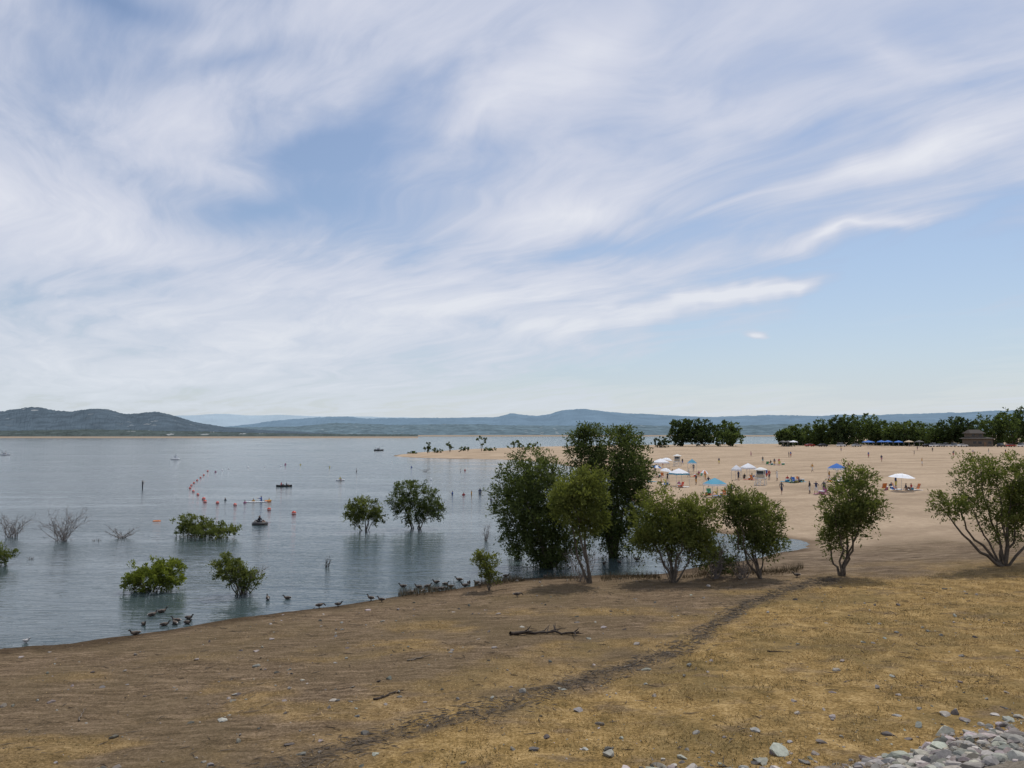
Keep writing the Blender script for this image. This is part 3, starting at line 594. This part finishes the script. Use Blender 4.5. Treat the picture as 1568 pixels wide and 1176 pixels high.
# ---------- CANOPIES ----------
def canopy(px,py,wp,m,m2=None,hgt=2.1,Y=None,rz=.3):
    if Y is None:b=at_g(px,py)
    else:
        A,_=ae(px,py);b=np.array([A*Y,Y,float(H(A*Y,Y)[0])])
    w=wp/FP*b[1]/2*.82;g=Geo()
    for sx in(-1,1):
        for sy in(-1,1):
            g.tube([(sx*w,sy*w,-.1),(sx*w,sy*w,hgt)],[.025,.025],6,1)
    for (a,c) in(((-1,-1),(1,-1)),((1,-1),(1,1)),((1,1),(-1,1)),((-1,1),(-1,-1))):
        g.tube([(a[0]*w,a[1]*w,hgt-.35),((a[0]+c[0])/2*w,(a[1]+c[1])/2*w,hgt-.02),(c[0]*w,c[1]*w,hgt-.35)],[.015]*3,4,1)
    e=w*1.04;rings=[]
    for f,z in((1,hgt-.22),(1.0,hgt),(.55,hgt+.34),(.22,hgt+.55),(.02,hgt+.68)):
        k=e*f;s_=k*.96;rings.append([(-k,-k,z),(0,-s_,z-.02*(f>.5)),(k,-k,z),(s_,0,z),(k,k,z),(0,s_,z),(-k,k,z),(-s_,0,z)])
    g.loft(rings[:2],2,False);g.loft(rings[1:],0,False)
    ob=g.make('pop_up_canopy',[m,MET,m2 or m]);ob.location=b;ob.rotation_euler=(0,0,rz)
def umbrella(px,py,wp,m,m2,tilt=.12,hgt=2.1):
    b=at_g(px,py);r=wp/FP*b[1]/2;g=Geo();g.tube([(0,0,-.1),(0,0,hgt+.15)],[.022,.018],6,1)
    n=8
    for i_ in range(n):
        a0=i_/n*6.2832;a1=(i_+1)/n*6.2832;am=(a0+a1)/2
        def P(f,a,zz,k=1):return (math.cos(a)*r*f*k,math.sin(a)*r*f*k,zz)
        V=[(0,0,hgt+.08),P(.5,a0,hgt-.05),P(.5,am,hgt-.1,.97),P(.5,a1,hgt-.05),P(1,a0,hgt-.38),P(1,am,hgt-.40,.93),P(1,a1,hgt-.38)]
        g.add(V,[[0,1,2],[0,2,3]],0 if i_%2 else 2);g.add(V,[[1,4,5,2],[2,5,6,3]],0 if i_%2 else 2)
        g.tube([V[0],V[1],V[4]],[.008]*3,4,1)
    ob=g.make('beach_umbrella',[m,MET,m2]);ob.location=b;ob.rotation_euler=(tilt,tilt*.6,.4)
umbrella(1380,752,37,WHT,WHT,.05,2.0);canopy(1282,737,22,BLU,WHT,1.9);canopy(1012,724,22,WHT);canopy(1040,744,27,WHT,TEAL,1.9);canopy(1095,761,30,TEAL,WHT,1.6);canopy(1146,733,20,WHT,None,1.8);canopy(1128,734,13,WHT,None,1.6);umbrella(880,714,14,TAN,TAN,.15)
umbrella(1076,742,13,ORG,WHT);umbrella(1003,730,17,WHT,BLU);umbrella(1020,716,16,WHT,WHT);canopy(1060,726,12,TEAL,WHT);umbrella(1018,737,18,WHT,WHT)
for k,(px,m) in enumerate([(1330,BLU),(1350,BLU),(1360,BLU),(1376,BLU),(1392,TAN),(1408,BLK),(1207,BLK),(1199,BLK),(1215,WHT)]):
    canopy(px,684,11 if k else 15,m,None,2.3,340+(k*7)%16)
# towels, coolers, chairs
R=rs(55);cols=[BLU,RED,TEAL,ORG,WHT,GRNC,CLOTH[7],CLOTH[8]]
for px,py in [(1205,738),(1218,739),(1228,738),(1372,750),(1400,751),(1360,750),(1018,742),(1046,746),(1104,760),(1085,758),(1275,738),(1290,738),(1148,735),(1035,726),(1182,712),(1195,712),(1066,730),(1258,757),(1010,730),(1000,738),(1090,741)]:
    b=at_g(px,py);g=Geo();n_=8;u,v=np.meshgrid(np.linspace(-.9,.9,n_),np.linspace(-.42,.42,n_));z=.05+R.rand(n_,n_)*.05
    i_=np.arange(n_-1)[:,None]*n_;j_=np.arange(n_-1)[None,:];F=np.stack([i_+j_,i_+j_+1,i_+n_+j_+1,i_+n_+j_],-1).reshape(-1,4)
    g.add(np.c_[u.ravel(),v.ravel(),z.ravel()],F);ob=g.make('beach_towel',[cols[R.randint(8)]],True);ob.location=b;ob.rotation_euler=(0,0,R.rand()*3)
    g=Geo();b=at_g(px+R.uniform(-6,6),py);g.box((0,0,.17),(.6,.35,.34),0,0,.95);g.box((0,0,.385),(.64,.39,.08),1,0,.96);g.tube([(-.3,0,.3),(-.33,-.1,.42),(.33,-.1,.42),(.3,0,.3)],[.012]*4,5,1)
    ob=g.make('cooler',[cols[R.randint(8)],WHT]);ob.location=b;ob.rotation_euler=(0,0,R.rand()*3)
    g=Geo();b=at_g(px+R.uniform(-9,9),py+.6)
    for sx in(-.28,.28):
        g.tube([(sx,-.3,0),(sx,.15,.3),(sx,.35,.85)],[.014]*3,5,1);g.tube([(sx,.3,0),(sx,-.25,.32)],[.014]*2,5,1);g.box((sx,0,.48),(.05,.45,.03),1)
    g.add([(-.27,-.25,.3),(.27,-.25,.3),(.27,0,.24),(-.27,0,.24),(.27,.15,.3),(-.27,.15,.3),(.27,.35,.85),(-.27,.35,.85)],[[0,1,2,3],[3,2,4,5],[5,4,6,7]],0)
    ob=g.make('beach_chair',[cols[R.randint(8)],MET]);ob.location=b;ob.rotation_euler=(0,0,R.rand()*6)
# ---------- LIFEGUARD TOWERS ----------
WOODW=mat('painted_wood_white',(.62,.62,.6),.7,.1,3);WD=mat('wood_brown',(.2,.12,.07),.85,.25,4);GLS=mat('dark_glass',(.03,.035,.04),.15,.05)
def lgt(px,py,hp,rz):
    b=at_g(px,py);k=hp/FP*b[1]/3.6;g=Geo()
    for sx in(-1,1):
        for sy in(-1,1):
            g.tube([(sx*1.05,sy*1.05,-.1),(sx*.8,sy*.8,1.4)],[.07,.07],6,0)
    g.tube([(-1.0,-1.0,.1),(.82,-.82,1.3)],[.04]*2,5,0);g.tube([(1.0,-1.0,.1),(-.82,-.82,1.3)],[.04]*2,5,0)
    g.box((0,-.1,1.45),(2.1,2.4,.12),0)
    g.box((0,.25,1.83),(1.5,1.4,.64),1);
    for sx in(-.72,.72):
        for sy in(-.42,.92):g.box((sx,sy,2.6),(.09,.09,.9),0)
    g.box((0,.25,2.55),(1.36,1.26,.72),2)
    g.loft([[(-1.15,-.9,3.06),(1.15,-.9,3.06),(1.15,1.3,3.06),(-1.15,1.3,3.06)],[(-1.15,-.9,3.16),(1.15,-.9,3.16),(1.15,1.3,3.16),(-1.15,1.3,3.16)],[(-.2,.1,3.6),(.2,.1,3.6),(.2,.3,3.6),(-.2,.3,3.6)]],0)
    for sx in(-1,1):g.tube([(sx,-1.25,1.5),(sx,-1.25,2.3)],[.03]*2,5,0)
    g.tube([(-1,-1.25,2.3),(1,-1.25,2.3)],[.03]*2,5,0)
    for sx in(-.3,.3):g.tube([(sx,-2.1,0),(sx,-1.3,1.45)],[.04]*2,5,0)
    for q in range(5):g.box((0,-2.0+q*.15,.15+q*.28),(.6,.1,.05),0)
    ob=g.make('lifeguard_tower',[WOODW,TAN,GLS]);ob.location=b;ob.scale=(k,)*3;ob.rotation_euler=(0,0,rz)
lgt(1165,743,27,-.5);lgt(1037,714,18,-.4)
# ---------- VEHICLES ----------
def car(px,Y,m,rz,kind=0):
    A,_=ae(px,684);b=np.array([A*Y,Y,float(H(A*Y,Y)[0])]);g=Geo()
    hh=1.45 if kind==0 else 1.8
    prof=[(-2.2,.35),(-2.25,.75),(-2.1,.95),(-1.2,1.02),(1.45,1.02),(2.15,.92),(2.25,.6),(2.2,.35)]
    rings=[[(x,s*(.88 if 0<i_<7 else .8),z) for i_,(x,z) in enumerate(prof)] for s in(-1,-.98,.98,1)]
    g.loft(rings,0)
    cab=[(-1.9 if kind else -1.5,1.0),(-1.7 if kind else -.95,hh),(.45,hh),(1.15,1.0)]
    g.loft([[(x,s*(.82 if z<1.1 else .68),z) for x,z in cab] for s in(-1,1)],1)
    g.box((-.35 if kind==0 else -.6,0,hh+.01),(1.45 if kind==0 else 2.2,1.36,.05),0)
    for x in(-1.35,1.4):
        for s in(-1,1):
            rr=[[(x+math.cos(a)*.34*f,s*w_,.34+math.sin(a)*.34*f) for a in np.linspace(0,6.2832,15)[:-1]] for w_,f in((.66,1),(.88,1),(.9,.6))];g.loft(rr,2)
    ob=g.make('parked_car',[m,GLS,BLK]);ob.location=b;ob.rotation_euler=(0,0,rz)
CP=[mat('car_paint_white',(.7,.7,.7),.3,.02),mat('car_paint_black',(.02,.02,.025),.3,.02),mat('car_paint_silver',(.4,.41,.42),.3,.02),mat('car_paint_red',(.35,.03,.02),.3,.02)]
for px,Y,c,k in [(1450,350,0,1),(1462,342,2,1),(1474,339,0,0),(1533,335,1,1),(1547,338,3,0),(1420,342,1,0),(1440,343,2,0),(1312,346,2,0),(1288,346,0,1),(1260,348,1,0),(1565,340,0,1),(1430,340,0,1),(1240,350,3,0)]:car(px,Y,CP[c],.2+(k*.3),k)
# ---------- BUILDING ----------
Y=352;A,_=ae(1497,684);b=np.array([A*Y,Y,float(H(A*Y,Y)[0])])
E=bpy.data.objects.new('snack_bar_building',None);COL.objects.link(E);E.location=b
WALL=mat('stucco_tan',(.13,.105,.08),.9,.1,2);ROOF=mat('roof_brown',(.05,.04,.032),.9,.2,3)
def part(nm,g,ms):
    o=g.make(nm,ms);o.parent=E
g=Geo();g.box((0,0,1.7),(10,7,3.8),0);g.box((-1,1,4.9),(6,5,2.6),0);part('walls',g,[WALL])
g=Geo();g.loft([[(-6,-4.5,3.62),(6,-4.5,3.62),(6,4.5,3.62),(-6,4.5,3.62)],[(-6,-4.5,3.8),(6,-4.5,3.8),(6,4.5,3.8),(-6,4.5,3.8)],[(-4,-2.2,4.5),(3,-2.2,4.5),(3,3,4.5),(-4,3,4.5)]],0)
g.loft([[(-4.8,-2.4,6.2),(2.8,-2.4,6.2),(2.8,4.2,6.2),(-4.8,4.2,6.2)],[(-3.5,.8,8),(1.5,.8,8),(1.5,1.2,8),(-3.5,1.2,8)]],0);part('roof',g,[ROOF])
g=Geo()
for x in(-3.5,-1,3.6):g.box((x,-3.52,1.9),(1.5,.08,1.1),0)
for x in(-2.8,.6):g.box((x,-1.53,5.4),(1.2,.08,.9),0)
part('windows',g,[GLS]);g=Geo();g.box((1.4,-3.53,1.05),(1.1,.1,2.1),0);part('door',g,[WD])

# ---------- SKY ----------
w=bpy.data.worlds.new('World');scene.world=w;w.use_nodes=True;nt=w.node_tree;nt.nodes.clear()
try:
    w.cycles.sampling_method='MANUAL';w.cycles.sample_map_resolution=256
except Exception as e:print(e)
out=nt.nodes.new('ShaderNodeOutputWorld');bg1=nt.nodes.new('ShaderNodeBackground');bg2=nt.nodes.new('ShaderNodeBackground');mx=nt.nodes.new('ShaderNodeMixShader')
sk=nt.nodes.new('ShaderNodeTexSky');sk.sky_type='NISHITA';sk.sun_disc=False;sk.sun_elevation=SUN_EL;sk.sun_rotation=SUN_AZ;sk.air_density=1.0;sk.dust_density=1.0;sk.ozone_density=1.5
nt.links.new(sk.outputs[0],bg1.inputs[0]);bg1.inputs[1].default_value=.105
tc=nt.nodes.new('ShaderNodeTexCoord');G_=tc.outputs['Generated'];sp=nt.nodes.new('ShaderNodeSeparateXYZ');nt.links.new(G_,sp.inputs[0])
m_=lambda op,a,b=None,c=None:mth(nt,op,a,b,c)
X,Yd,Zd=sp.outputs
zz=m_('ADD',m_('MAXIMUM',Zd,0.),.07);PX=m_('DIVIDE',X,zz);PY=m_('DIVIDE',Yd,zz)
def comb(a,b,c=0.):
    n=nt.nodes.new('ShaderNodeCombineXYZ')
    for k,v in enumerate((a,b,c)):
        if isinstance(v,(int,float)):n.inputs[k].default_value=v
        else:nt.links.new(v,n.inputs[k])
    return n.outputs[0]
def vm(op,a,b):
    n=nt.nodes.new('ShaderNodeVectorMath');n.operation=op
    for k,v in enumerate((a,b)):
        if isinstance(v,tuple):n.inputs[k].default_value=v
        else:nt.links.new(v,n.inputs[k])
    return n.outputs[0]
sa=(-.615,.788);ta=(.788,.615)
U=m_('ADD',m_('MULTIPLY',PX,sa[0]),m_('MULTIPLY',PY,sa[1]));V_=m_('ADD',m_('MULTIPLY',PX,ta[0]),m_('MULTIPLY',PY,ta[1]))
PP=comb(U,V_)
wn=nt.nodes.new('ShaderNodeTexNoise');wn.inputs['Scale'].default_value=.55;wn.inputs['Detail'].default_value=3;nt.links.new(PP,wn.inputs['Vector'])
wv=vm('MULTIPLY',vm('SUBTRACT',wn.outputs['Color'],(.5,.5,.5)),(1.9,1.3,0))
PW_=vm('ADD',PP,wv)
n1=noise(nt,PW_,1.,5,.58,(.5,1.3,1),.3)
n2=noise(nt,PW_,1.,7,.62,(1.1,3.2,1),.4)
n3=noise(nt,PW_,1.,4,.6,(2.4,9.,1),.3)
dens=m_('ADD',m_('ADD',m_('MULTIPLY',n1,.5),m_('MULTIPLY',n2,.38)),m_('MULTIPLY',n3,.08))
dens=m_('ADD',dens,.045)
ys=m_('MAXIMUM',Yd,.05);AE=comb(m_('DIVIDE',X,ys),m_('DIVIDE',Zd,ys))
wn2=nt.nodes.new('ShaderNodeTexNoise');wn2.inputs['Scale'].default_value=5;wn2.inputs['Detail'].default_value=4;nt.links.new(AE,wn2.inputs['Vector'])
AEW=vm('ADD',AE,vm('MULTIPLY',vm('SUBTRACT',wn2.outputs['Color'],(.5,.5,.5)),(.18,.10,0)))
blobs=[(495,225,95,48,20,-.24),(400,330,150,42,12,-.14),(350,85,220,40,8,-.09),(1420,430,330,95,4,-.27),(1510,325,170,34,12,-.12),(1280,550,380,60,2,-.30),(860,395,240,28,12,-.12),(620,140,90,45,30,-.10),(950,563,260,22,4,-.14),(1250,190,150,26,15,-.08),(1490,140,120,30,10,-.08),(180,15,140,30,0,-.1),(640,390,120,25,15,-.10),
 (200,380,240,100,-15,.08),(900,70,190,80,40,.11),(720,190,140,50,40,.10),(870,325,170,45,10,.11),(1320,352,190,16,12,.20),(1400,250,230,30,14,.14),(1120,452,150,18,14,.26),(1215,432,60,14,8,.2),(1148,521,26,10,0,.42),(1350,90,140,40,-20,.08),(580,490,320,70,8,.10),(850,500,280,22,8,.12),(200,560,380,70,0,.10),(1100,180,130,60,20,.07)]
acc=m_('ADD',dens,0.)
for px,py,sx,sy,ro,am in blobs:
    A0,E0=ae(px,py);mp=nt.nodes.new('ShaderNodeMapping');mp.vector_type='TEXTURE';mp.inputs['Location'].default_value=(A0,E0,0);mp.inputs['Rotation'].default_value=(0,0,math.radians(ro));mp.inputs['Scale'].default_value=(sx*1.7/FP,sy*1.7/FP,1)
    nt.links.new(AEW,mp.inputs['Vector']);gd=nt.nodes.new('ShaderNodeTexGradient');gd.gradient_type='QUADRATIC_SPHERE';nt.links.new(mp.outputs[0],gd.inputs[0])
    acc=m_('MULTIPLY_ADD',gd.outputs['Fac'],am*1.5,acc)
cov=ramp(nt,acc,[(.31,.10),(.42,.48),(.54,.86),(.70,1.)])
haze=ramp(nt,Zd,[(0.,.9),(.09,.42),(.22,.08),(.4,0.)])
fac=m_('MAXIMUM',cov,haze)
cc=ramp(nt,acc,[(.34,(.38,.47,.68)),(.48,(.54,.59,.73)),(.59,(.65,.68,.79)),(.74,(.78,.80,.87))])
cc=mix(nt,haze,cc,(.64,.71,.77))
nt.links.new(cc,bg2.inputs[0]);bg2.inputs[1].default_value=1.0
nt.links.new(fac,mx.inputs[0]);nt.links.new(bg1.outputs[0],mx.inputs[1]);nt.links.new(bg2.outputs[0],mx.inputs[2]);nt.links.new(mx.outputs[0],out.inputs[0])
# ---------- SUN ----------
sd=Vector((math.sin(SUN_AZ)*math.cos(SUN_EL),math.cos(SUN_AZ)*math.cos(SUN_EL),math.sin(SUN_EL)))
L=bpy.data.lights.new('sun','SUN');L.energy=2.5;L.angle=math.radians(.6);L.color=(1,.95,.87);lo=bpy.data.objects.new('sun',L);COL.objects.link(lo);lo.rotation_euler=(-sd).to_track_quat('-Z','Y').to_euler()
# ---------- CAMERA ----------
cd=bpy.data.cameras.new('camera');cam=bpy.data.objects.new('camera',cd);COL.objects.link(cam);cam.location=(0,0,CH);cam.rotation_euler=(math.radians(90)+PHI,0,0)
cd.sensor_width=36;cd.lens=36*FP/1568;cd.clip_end=80000;cd.clip_start=.1;scene.camera=cam
scene.view_settings.view_transform='Standard';scene.view_settings.look='None';scene.view_settings.exposure=0
